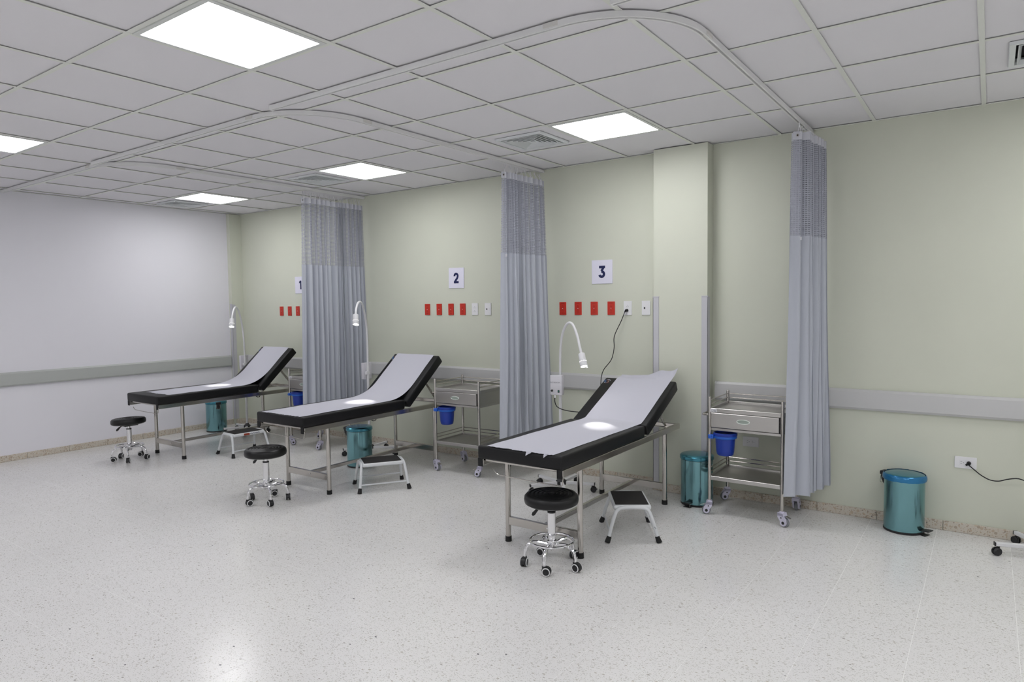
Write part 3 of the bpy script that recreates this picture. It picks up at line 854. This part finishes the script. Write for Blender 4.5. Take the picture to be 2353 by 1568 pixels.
# ================================================================== STEP STOOLS
def step(x, y, rz, label, marks=None):
    root = thing('step_stool', label, 'step stool', (x, y, 0), rz, group='white single-step foot stools')
    L2, W2 = 0.170, 0.122     # half size of the top (x = long)
    h = 0.232
    m = MB().box((0, 0, h-0.0155), (2*L2, 2*W2, 0.031), 0.012, 3)
    m.build('top', 'white_coat', root, 40)
    MB().box((0, 0, h+0.0015), (2*L2-0.030, 2*W2-0.030, 0.004), 0.0015, 1).build('tread', 'tread', root, 0)
    for sx in (-1, 1):
        pts = [(sx*0.203, -0.160, 0.018), (sx*0.192, -0.138, 0.10), (sx*0.182, -0.112, 0.180), (sx*0.178, -0.092, 0.208), (sx*0.177, -0.060, 0.219), (sx*0.177, 0.0, 0.221),
               (sx*0.177, 0.060, 0.219), (sx*0.178, 0.092, 0.208), (sx*0.182, 0.112, 0.180), (sx*0.192, 0.138, 0.10), (sx*0.203, 0.160, 0.018)]
        lg = MB().tube(catmull(pts, 4), 0.0118, 12).build('leg_frame', 'white_coat', root)
        for sy in (-1, 1):
            ft = MB().tube([(sx*0.206, sy*0.166, 0.0015), (sx*0.2045, sy*0.163, 0.010), (sx*0.199, sy*0.152, 0.040)], [0.0180, 0.0175, 0.0145], 14)
            for v in ft.bm.verts: v.co.z = max(v.co.z, 0.0)
            ft.build('rubber_foot', 'rubber', lg)
    for sy in (-1, 1):
        MB().tube([(-0.197, sy*0.1475, 0.064), (0.197, sy*0.1475, 0.064)], 0.0062, 10).build('stretcher', 'white_coat', root)
    if marks == 'red':
        MB().box((-0.03, -W2-0.0008, h-0.016), (0.062, 0.0016, 0.021)).build('red_sticker', 'label_red', root, 0)
        t = MB()
        for k in range(12): t.box((0.012+k*0.0088, -W2-0.0008, h-0.014+0.002*math.sin(k*2.1)), (0.0055, 0.0016, 0.010))
        t.build('printed_text', 'label_ink', root, 0)
    if marks == 'leg':
        t = MB()
        for k in range(3): t.box((-0.1995, -0.143+0.004*k, 0.094+0.004*k), (0.022, 0.004, 0.002))
        t.build('printed_mark', 'label_ink', root, 0)
    return root
step(0.556, -1.172, math.radians(123), 'white step stool beside the couch below sign three, between couch and trolley', 'leg')
step(-1.695, -1.272, math.radians(55.5), 'white step stool beside the couch below sign two, in front of a teal bin')
step(-3.905, -1.130, math.radians(85), 'white step stool with a red sticker beside the couch near the white wall', 'red')
# red sticker faces the room on the long side
# ================================================================== STEEL TROLLEYS
def trolley(cx, cy, rz, label, sticker=True, yaws=(0, 0, 0, 0)):
    root = thing('steel_trolley', label, 'trolley', (cx, cy, 0), rz, group='stainless instrument trolleys')
    a, b = 0.250, 0.205
    for sx in (-1, 1):
        for sy in (-1, 1):
            MB().lathe([(0, 0.100), (0.0115, 0.100), (0.0115, 0.846), (0.009, 0.854), (0, 0.857)], 14, (sx*a, sy*b, 0)).build('post', 'steel', root)
    def shelf(name, z0, z1, deck):
        m = MB()
        m.box((0, -b, (z0+z1)/2), (2*a-0.02, 0.016, z1-z0), 0.002, 1); m.box((0, b, (z0+z1)/2), (2*a-0.02, 0.016, z1-z0), 0.002, 1)
        m.box((-a, 0, (z0+z1)/2), (0.016, 2*b-0.02, z1-z0), 0.002, 1); m.box((a, 0, (z0+z1)/2), (0.016, 2*b-0.02, z1-z0), 0.002, 1)
        m.box((0, 0, deck), (2*a-0.010, 2*b-0.010, 0.003))
        return m.build(name, 'steel_brushed', root, 0)
    shelf('top_shelf', 0.743, 0.773, 0.756)
    shelf('bottom_shelf', 0.252, 0.281, 0.268)
    for zs in ((0.800, 0.830), (0.308, 0.338)):
        for z in zs:
            MB().tube([(-a, b, z), (a, b, z)], 0.0045, 8).build('guard_rail', 'steel', root)
            for sx in (-1, 1): MB().tube([(sx*a, -b, z), (sx*a, b, z)], 0.0045, 8).build('guard_rail', 'steel', root)
    # drawer box
    m = MB()
    m.box((0, 0.004, 0.742), (2*a-0.024, 2*b-0.012, 0.003)); m.box((0, 0.0, 0.622), (2*a-0.020, 2*b-0.006, 0.020), 0.002, 1)
    m.box((-a+0.014, 0.004, 0.684), (0.003, 2*b-0.012, 0.116)); m.box((a-0.014, 0.004, 0.684), (0.003, 2*b-0.012, 0.116)); m.box((0, b-0.008, 0.684), (2*a-0.024, 0.003, 0.116))
    m.build('drawer_case', 'steel_brushed', root, 0)
    dr = MB().box((-0.004, -b-0.004, 0.688), (2*a-0.034, 0.014, 0.104), 0.002, 1).build('drawer', 'steel_brushed', root, 0)
    ov = [(0.047*math.cos(2*PI*k/28), 0.017*math.sin(2*PI*k/28)) for k in range(28)]
    ovi = [(p*0.86-0.0, q*0.72) for p, q in ov]
    fn = lambda p, q, d: Vector((p-0.01, -b-0.011-d, 0.692+q))
    pl = MB(); A = pl.ring([fn(p, q, 0) for p, q in ov]); B = pl.ring([fn(p*0.96, q*0.93, 0.005) for p, q in ov]); C = pl.ring([fn(p, q, 0.004) for p, q in ovi]); D = pl.ring([fn(p, q, 0.0005) for p, q in ovi])
    pl.bridge(A, B); pl.bridge(B, C); pl.bridge(C, D)
    pl.build('drawer_pull', 'pull_white', dr, 25)
    pr_ = MB(); pr_.prism(ovi, fn, 0.0002, 0.0012); pr_.build('pull_recess', 'pull_recess', dr, 0)
    # push handle on the short side
    hp = catmull([(-a, -b+0.03, 0.718), (-a-0.045, -b+0.03, 0.718), (-a-0.062, -b+0.05, 0.718), (-a-0.066, 0, 0.718), (-a-0.062, b-0.05, 0.718), (-a-0.045, b-0.03, 0.718), (-a, b-0.03, 0.718)], 5)
    MB().tube(hp, 0.0078, 10).build('handle', 'steel', root)
    if sticker:
        st = MB().box((-a+0.031, -b-0.0088, 0.7585), (0.048, 0.0012, 0.024)).build('sticker', 'label_white', root, 0)
        t = MB()
        for (px, pz, w_) in ((-a+0.017, 0.766, 0.014), (-a+0.038, 0.760, 0.018), (-a+0.016, 0.753, 0.006), (-a+0.026, 0.752, 0.007), (-a+0.041, 0.752, 0.014)):
            t.box((px, -b-0.0096, pz), (w_, 0.0006, 0.003))
        t.build('sticker_text', 'label_ink', st, 0)
    # waste bucket ring on the front post
    rc = Vector((-a+0.098, -b+0.045, 0.568))
    rg = MB().tube([rc+Vector((0.0755*math.cos(2*PI*k/32), 0.0755*math.sin(2*PI*k/32), 0)) for k in range(32)], 0.006, 8, closed=True)
    for v in rg.bm.verts: v.co.z = rc.z+(v.co.z-rc.z)*1.9
    rg.box((-a+0.012, -b+0.0, 0.568), (0.040, 0.034, 0.030), 0.004, 2)
    rg.box((-a+0.036, -b+0.022, 0.568), (0.040, 0.024, 0.020), 0.003, 1)
    rg.build('bucket_ring', 'ring_blue', root, 40)
    MB().lathe([(0, 0), (0.013, 0), (0.013, 0.010), (0.010, 0.013), (0, 0.013)], 16, (-a+0.010, -b-0.017, 0.568), rot=Matrix.Rotation(PI/2, 3, 'X')).build('ring_knob', 'ring_blue', root)
    # casters
    for k, (sx, sy) in enumerate(((-1, -1), (1, -1), (1, 1), (-1, 1))):
        Rz = Matrix.Rotation(yaws[k], 3, 'Z'); o = Vector((sx*a, sy*b, 0))
        out = [(0.022*math.cos(q), 0.031+0.022*math.sin(q)) for q in [math.radians(-200+220*i/12) for i in range(13)]]
        poly = [(p+0.022, q) for p, q in out] + [(0.040, 0.056), (0.026, 0.072), (0.020, 0.094), (-0.020, 0.094), (-0.018, 0.066)]
        c = MB()
        fn = lambda p, q, d: o + Rz @ Vector((p, d, q))
        c.prism(poly, fn, -0.0245, -0.0125); c.prism(poly, fn, 0.0125, 0.0245)
        c.prism([(-0.020, 0.074), (0.024, 0.074), (0.020, 0.096), (-0.020, 0.096)], fn, -0.0245, 0.0245)
        c.lathe([(0, 0.094), (0.016, 0.094), (0.016, 0.104), (0, 0.104)], 14, o)
        co = c.build('caster', 'caster_lilac', root, 40)
        cc = o + Rz @ Vector((0.022, 0, 0.031)); Rw = Rz @ Matrix.Rotation(-PI/2, 3, 'X')
        MB().lathe([(0, -0.0115), (0.027, -0.0115), (0.031, -0.006), (0.031, 0.006), (0.027, 0.0115), (0, 0.0115)], 22, cc, rot=Rw).build('wheel', 'wheel_grey', co)
        for sg in (-1, 1):
            MB().lathe([(0, 0), (0.0105, 0), (0.0100, 0.0012), (0, 0.0012)], 16, cc+Rz @ Vector((0, sg*0.0245, 0)), rot=Rz @ Matrix.Rotation(-sg*PI/2, 3, 'X')).build('axle_cap', 'black_plastic', co)
            MB().lathe([(0, 0), (0.0050, 0), (0.0048, 0.0012), (0, 0.0012)], 12, o+Rz @ Vector((0.008, sg*0.0245, 0.064)), rot=Rz @ Matrix.Rotation(-sg*PI/2, 3, 'X')).build('pin_cap', 'black_plastic', co)
        if sy < 0:
            bk = MB().box(o+Rz @ Vector((0.048, 0, 0.070)), (0.034, 0.018, 0.004), 0.001, 1, rot=Rz @ Matrix.Rotation(0.35, 3, 'Y'))
            bk.build('brake_pedal', 'steel', co, 0)
    return root, rc
def bucket(cx, cy, rz, rc, label):
    Rz = Matrix.Rotation(rz, 3, 'Z'); p = Vector((cx, cy, 0)) + Rz @ rc
    o = thing('waste_bucket', label, 'bucket', (p.x, p.y, 0.434), group='blue buckets on the trolleys')
    MB().lathe([(0, 0), (0.050, 0), (0.057, 0.006), (0.062, 0.03), (0.069, 0.120), (0.069, 0.142), (0.083, 0.144), (0.084, 0.149), (0.083, 0.162), (0.078, 0.164), (0.074, 0.150), (0.066, 0.135), (0.058, 0.02), (0, 0.012)], 36).build('body', 'bucket_blue', o, 40)
    MB().lathe([(0.060, 0.146), (0.073, 0.146), (0.073, 0.150), (0.060, 0.150)], 36).build('inner_rim', 'bucket_blue', o, 40)
C3 = (1.122, -0.297, 0.0); C2 = (-1.428, -0.385, 0.03); C1 = (-3.560, -0.405, 0.0)
_, RC = trolley(*C3, 'steel trolley with white sticker, half behind a curtain past the pillar', True, (PI+0.35, -0.3, 1.57, PI+0.5))
trolley(*C2, 'steel trolley between the couch below sign two and a curtain', False, (-0.25, PI+0.35, 0.3, -0.4))
trolley(*C1, 'steel trolley mostly hidden behind the curtain of bay one', True, (0.9, PI+0.2, 0.3, PI+0.3))
bucket(*C3, RC, 'blue bucket hung on the trolley past the pillar')
bucket(*C2, RC, 'blue bucket hung on the trolley under the outlets of sign two')
bucket(*C1, RC, 'blue bucket on the trolley mostly hidden by the curtain of bay one')

# ================================================================== PEDAL BINS
def pedal_bin(x, y, pedal_deg, label, film=False):
    root = thing('pedal_bin', label, 'bin', (x, y, 0), math.radians(pedal_deg), group='teal steel pedal bins')
    R_ = 0.120
    MB().lathe([(0, 0), (R_-0.002, 0), (R_+0.001, 0.004), (R_+0.001, 0.014), (R_-0.004, 0.016), (0, 0.016)], 40).build('base_ring', 'black_plastic', root)
    MB().lathe([(R_-0.004, 0.013), (R_-0.001, 0.016), (R_-0.001, 0.345), (R_-0.006, 0.345)], 48).build('body', 'bin_teal', root)
    MB().lathe([(R_-0.010, 0.344), (R_+0.001, 0.344), (R_+0.001, 0.349), (R_-0.010, 0.349)], 40).build('gasket', 'black_plastic', root)
    ld = MB().lathe([(R_-0.012, 0.348), (R_+0.005, 0.348), (R_+0.0065, 0.354), (R_+0.005, 0.372), (R_-0.004, 0.380), (R_-0.03, 0.384), (0.03, 0.387), (0, 0.387)], 48).build('lid', 'bin_lid', root, 40)
    if film:
        f = MB(); rnd = random.Random(4); N = 60; rings = []
        for z, rr in ((0.344, 0.1275), (0.352, 0.1295), (0.364, 0.1288), (0.374, 0.1275), (0.3825, 0.119)):
            rings.append(f.ring([((rr+rnd.uniform(0, 0.0022))*math.cos(2*PI*k/N), (rr+rnd.uniform(0, 0.0022))*math.sin(2*PI*k/N), z+rnd.uniform(-0.0015, 0.0015)) for k in range(N)]))
        for i in range(4): f.bridge(rings[i], rings[i+1])
        f.build('plastic_film', 'lid_film', ld, 60)
    # pedal at +x
    MB().box((R_+0.026, 0, 0.034), (0.056, 0.058, 0.008), 0.003, 1, rot=Matrix.Rotation(-0.10, 3, 'Y')).build('pedal', 'black_plastic', root, 0)
    MB().tube([(R_+0.02, 0.022, 0.028), (R_+0.024, 0.022, 0.004), (R_-0.01, 0.022, 0.004)], 0.0022, 6).build('pedal_wire', 'steel', root)
    MB().prism([(R_-0.01, -0.022), (R_+0.030, -0.030), (R_+0.030, 0.030), (R_-0.01, 0.022)], lambda p, q, d: Vector((p, q, d)), 0.001, 0.005).build('foot_plate', 'black_plastic', root, 0)
    # hinge bracket at -x
    hb = MB()
    hb.box((-R_-0.014, 0, 0.362), (0.034, 0.056, 0.026), 0.005, 2)
    hb.prism([(-R_+0.001, 0.350), (-R_-0.024, 0.350), (-R_-0.022, 0.320), (-R_-0.006, 0.290), (-R_+0.001, 0.288)], lambda p, q, d: Vector((p, d, q)), -0.022, 0.022)
    hb.build('hinge_bracket', 'black_plastic', root, 0)
    hw_ = [(-R_-0.026, -0.018, 0.345), (-R_-0.030, -0.020, 0.31), (-R_-0.031, -0.012, 0.292), (-R_-0.031, 0.012, 0.292), (-R_-0.030, 0.020, 0.31), (-R_-0.026, 0.018, 0.345)]
    MB().tube(catmull(hw_, 4), 0.0018, 6).build('carry_wire', 'steel', root)
    return root
pedal_bin(0.705, -0.300, -99, 'teal metal pedal bin standing between the pillar and a steel trolley')
pedal_bin(-2.425, -0.855, 24, 'teal metal pedal bin behind a step stool, under the couch below sign two')
pedal_bin(-5.340, -0.575, 160, 'teal metal pedal bin in the corner by the white wall')
pedal_bin(2.060, -0.140, -22, 'teal metal pedal bin with shiny blue film on its lid, alone by the wall', True)

# ================================================================== EXAMINATION LAMPS
def text_mesh(txt, size, m):
    c = bpy.data.curves.new('printed_text', 'FONT'); c.body = txt; c.size = size; c.align_x = 'CENTER'; c.align_y = 'CENTER'
    c.resolution_u = 2; c.extrude = 0.0003
    o = bpy.data.objects.new('tmp', c); COL.objects.link(o)
    me = bpy.data.meshes.new_from_object(o)
    bpy.data.objects.remove(o); bpy.data.curves.remove(c)
    me.materials.clear(); me.materials.append(MATS[m])
    return me
def lamp(px, py, base, box_rz, neck, lens, aim, label, power, box_z=(0.795, 0.955), fin=False):
    root = thing('examination_lamp', label, 'lamp', (px, py, 0), group='white gooseneck examination lamps')
    O = Vector((px, py, 0))
    # five-legged base
    for k in range(5):
        t = math.radians(base+72*k); c, s = math.cos(t), math.sin(t)
        Rz = Matrix.Rotation(t, 3, 'Z')
        lg = MB().box(Rz @ Vector((0.150, 0, 0.068)), (0.245, 0.026, 0.022), 0.002, 1, rot=Rz).build('base_leg', 'white_plastic', root, 0)
        MB().box(Rz @ Vector((0.275, 0, 0.068)), (0.006, 0.027, 0.023), 0.001, 1, rot=Rz).build('end_plug', 'black_plastic', lg, 0)
        yaw = math.radians(k*83+base); Ry = Matrix.Rotation(yaw, 3, 'Z')
        o = Rz @ Vector((0.258, 0, 0)); cc = o + Ry @ Vector((0.008, 0, 0.0245)); Rw = Ry @ Matrix.Rotation(-PI/2, 3, 'X')
        w_ = MB()
        w_.lathe([(0, -0.018), (0.020, -0.018), (0.024, -0.013), (0.0245, -0.004), (0.015, -0.003), (0.015, 0.003), (0.0245, 0.004), (0.024, 0.013), (0.020, 0.018), (0, 0.018)], 20, cc, rot=Rw)
        w_.lathe([(0, 0.030), (0.009, 0.030), (0.009, 0.058), (0, 0.058)], 12, o)
        w_.box(cc+Ry @ Vector((0.024, 0, 0.004)), (0.016, 0.014, 0.004))
        w_.build('caster', 'black_plastic', root, 40)
    MB().lathe([(0, 0.052), (0.040, 0.052), (0.044, 0.060), (0.044, 0.082), (0.034, 0.090), (0.020, 0.100), (0.019, 0.112), (0, 0.112)], 24).build('base_hub', 'black_plastic', root)
    ptop = box_z[1]-0.02
    MB().tube([(0, 0, 0.10), (0, 0, ptop)], 0.0135, 14).build('pole', 'white_plastic', root)
    nk = catmull([Vector((0, 0, ptop-0.03))]+[Vector(q)-O for q in neck], 8)
    MB().tube(nk, 0.0100, 12).build('gooseneck', 'white_plastic', root)
    # control box
    Rb = Matrix.Rotation(box_rz, 3, 'Z')
    zc = (box_z[0]+box_z[1])/2
    def bx(v): return Rb @ Vector(v) + Vector((0, 0, zc))
    off = (-0.012, -0.040, 0)
    cb = MB().box(bx(off), (0.104, 0.040, box_z[1]-box_z[0]), 0.004, 2, rot=Rb).build('control_box', 'box_plastic', root, 30)
    MB().box(bx((0.0, -0.008, -0.02)), (0.040, 0.040, 0.034), 0.003, 1, rot=Rb).build('clamp', 'white_plastic', root, 0)
    MB().lathe([(0, 0), (0.0095, 0), (0.0085, 0.010), (0, 0.011)], 16, bx((off[0]-0.034, -0.060, -0.045)), rot=Rb @ Matrix.Rotation(PI/2, 3, 'X')).build('dial', 'black_plastic', cb)
    sw = MB().box(bx((off[0]+0.024, -0.061, -0.049)), (0.015, 0.004, 0.021), 0.001, 1, rot=Rb).build('switch', 'black_plastic', cb, 0)
    MB().box(bx((off[0]+0.024, -0.0635, -0.048)), (0.006, 0.002, 0.011), rot=Rb).build('switch_light', 'switch_green', cb, 0)
    tx = link('printed_text', text_mesh('DLZ PROX UP', 0.0135, 'label_ink'), cb)
    tx.matrix_local = Matrix.Translation(bx((off[0]-0.008, -0.0603, 0.022))) @ Rb.to_4x4() @ Matrix.Rotation(PI/2, 4, 'X')
    MB().tube([bx((off[0]-0.018, -0.040, -(box_z[1]-box_z[0])/2)), bx((off[0]-0.018, -0.040, -(box_z[1]-box_z[0])/2-0.026))], 0.006, 10).build('cable_gland', 'chrome', cb)
    # head
    end = Vector(neck[-1]); lens = Vector(lens); d = (lens-end).normalized()
    q = d.to_track_quat('Z', 'Y').to_matrix()
    e0 = end-O; L = (lens-end).length
    hd = MB().lathe([(0, 0), (0.012, 0.0), (0.024, 0.006), (0.0255, 0.010), (0.0255, L*0.52), (0.0275, L*0.54), (0.0275, L*0.58), (0.0262, L*0.60), (0.0262, L*0.66), (0.0280, L*0.68), (0.0285, L*0.95), (0.0270, L), (0.0245, L), (0.0245, L-0.004), (0, L-0.004)], 28, e0, rot=q).build('head', 'white_plastic', root, 30)
    MB().lathe([(0, L-0.0035), (0.0243, L-0.0035), (0.0243, L-0.001), (0, L-0.0005)], 24, e0, rot=q).build('lens', 'lamp_lens', hd)
    dots = MB()
    for k in range(14):
        t = 2*PI*k/14
        dots.box(e0+q @ Vector((0.0272*math.cos(t), 0.0272*math.sin(t), L*0.63)), (0.0045, 0.003, 0.0045), 0.001, 1, rot=q @ Matrix.Rotation(t-PI/2, 3, 'Z'))
    dots.build('vent_light', 'lamp_dot', hd, 0)
    MB().lathe([(0, 0), (0.005, 0), (0.005, 0.012), (0, 0.013)], 10, e0+q @ Vector((0.026, 0, L)), rot=q).build('focus_pin', 'white_plastic', hd)
    if fin:
        fd = Vector((px-lens.x, py-lens.y, 0)); fd = fd - d*fd.dot(d); fd.normalize()
        fq = Matrix((fd.cross(d), fd, d)).transposed()
        m0 = e0 + d*(L*0.68)
        MB().box(m0+fd*0.038, (0.014, 0.030, 0.010), 0.001, 1, rot=fq).build('fin_stem', 'white_plastic', hd, 0)
        MB().box(m0+fd*0.055, (0.022, 0.005, 0.070), 0.001, 1, rot=fq).build('fin', 'white_plastic', hd, 0)
    if power:
        ld = bpy.data.lights.new('lamp_beam', 'SPOT'); ld.energy = power; ld.spot_size = math.radians(24); ld.spot_blend = 0.7; ld.shadow_soft_size = 0.02
        ld.color = (1, 0.97, 0.90)
        lo = bpy.data.objects.new('lamp_beam', ld); COL.objects.link(lo); lo.parent = root
        src = lens + d*0.01
        dd = (Vector(aim)-src).normalized()
        lo.matrix_local = Matrix.Translation(src-O) @ dd.to_track_quat('-Z', 'Y').to_matrix().to_4x4()
    return root
def cord(root, pts, r=0.0035, name='power_cord', n=8):
    O = root.location
    return MB().tube(catmull([Vector(p)-O for p in pts], n), r, 8).build(name, 'rubber', root)
def plug(parent, root, p, d=(0, -1, 0)):
    O = root.location; d = Vector(d)
    m = MB().tube([Vector(p)-O, Vector(p)-O+d*0.012, Vector(p)-O+d*0.03], [0.0125, 0.012, 0.008], 12)
    m.tube([Vector(p)-O+d*0.012, Vector(p)-O+d*0.018+Vector((-0.016, 0, -0.012))], [0.009, 0.006], 10)
    m.build('plug', 'rubber', parent)

L3 = lamp(-0.345, -0.555, 20, 0.10,
          [(-0.345, -0.555, 1.00), (-0.335, -0.565, 1.16), (-0.300, -0.590, 1.29), (-0.235, -0.625, 1.372), (-0.170, -0.655, 1.372), (-0.115, -0.680, 1.29), (-0.080, -0.700, 1.20), (-0.060, -0.712, 1.152)],
          (-0.020, -0.742, 1.052), (0.271, -1.061, 0.67), 'white gooseneck lamp leaning over the couch below sign three', 20)
pc = cord(L3, [(-0.019, -0.030, 1.462), (-0.045, -0.05, 1.38), (-0.105, -0.06, 1.25), (-0.108, -0.06, 1.15), (-0.13, -0.07, 1.05), (-0.190, -0.09, 0.965), (-0.205, -0.11, 0.90), (-0.20, -0.14, 0.80), (-0.15, -0.30, 0.70), (-0.14, -0.50, 0.662), (-0.21, -0.555, 0.662), (-0.30, -0.575, 0.672), (-0.355, -0.590, 0.695), (-0.374, -0.596, 0.735), (-0.374, -0.596, 0.772)])
plug(pc, L3, (-0.010, -0.009, 1.468))
L2 = lamp(-2.740, -0.435, 25, PI/2*-1.05,
          [(-2.738, -0.437, 1.02), (-2.735, -0.440, 1.16), (-2.710, -0.470, 1.34), (-2.640, -0.560, 1.49), (-2.550, -0.675, 1.567), (-2.460, -0.795, 1.565), (-2.395, -0.880, 1.505), (-2.375, -0.905, 1.460)],
          (-2.350, -0.930, 1.362), (-2.101, -1.122, 0.67), 'white gooseneck lamp standing before the curtain of bay one', 28, (0.775, 0.945), True)
def coil(root, c, ax, r=0.045, turns=3):
    O = root.location; pts = []
    ax = Vector(ax).normalized(); u = ax.orthogonal().normalized(); w_ = ax.cross(u)
    for i in range(turns*14+1):
        t = 2*PI*i/14
        rr = r*(1+0.12*math.sin(i*0.9))
        pts.append(Vector(c)-O+(u*math.cos(t)*0.6+w_*math.sin(t))*rr+ax*0.004*i/7)
    MB().tube(pts, 0.0032, 6).build('coiled_cord', 'rubber', root)
coil(L2, (-2.66, -0.47, 0.42), (0.6, -0.8, 0.1), 0.07)
L1 = lamp(-4.930, -0.420, 30, PI/2*-1.0,
          [(-4.930, -0.422, 1.02), (-4.925, -0.430, 1.16), (-4.905, -0.460, 1.33), (-4.850, -0.525, 1.47), (-4.770, -0.610, 1.534), (-4.690, -0.690, 1.525), (-4.625, -0.755, 1.455), (-4.600, -0.780, 1.410)],
          (-4.565, -0.810, 1.315), (-4.465, -1.058, 0.665), 'white gooseneck lamp in the corner by the white wall', 24, (0.775, 0.945))
coil(L1, (-4.55, -0.52, 0.52), (0.6, -0.8, 0.1), 0.05)
L4 = lamp(2.815, -0.275, 53, 0.1,
          [(2.815, -0.275, 1.02), (2.820, -0.285, 1.16), (2.850, -0.310, 1.34), (2.900, -0.345, 1.42), (2.960, -0.390, 1.42), (3.010, -0.430, 1.34), (3.035, -0.450, 1.25)],
          (3.055, -0.470, 1.152), (3.2, -0.7, 0.67), 'white lamp base on black casters standing by the low outlet', 0)
pc4 = cord(L4, [(2.408, -0.032, 0.458), (2.435, -0.04, 0.436), (2.475, -0.05, 0.405), (2.52, -0.05, 0.382), (2.565, -0.05, 0.380), (2.61, -0.06, 0.400), (2.66, -0.07, 0.414), (2.71, -0.09, 0.41), (2.76, -0.16, 0.45), (2.785, -0.25, 0.60), (2.786, -0.315, 0.74), (2.786, -0.316, 0.772)])
plug(pc4, L4, (2.408, -0.009, 0.466))
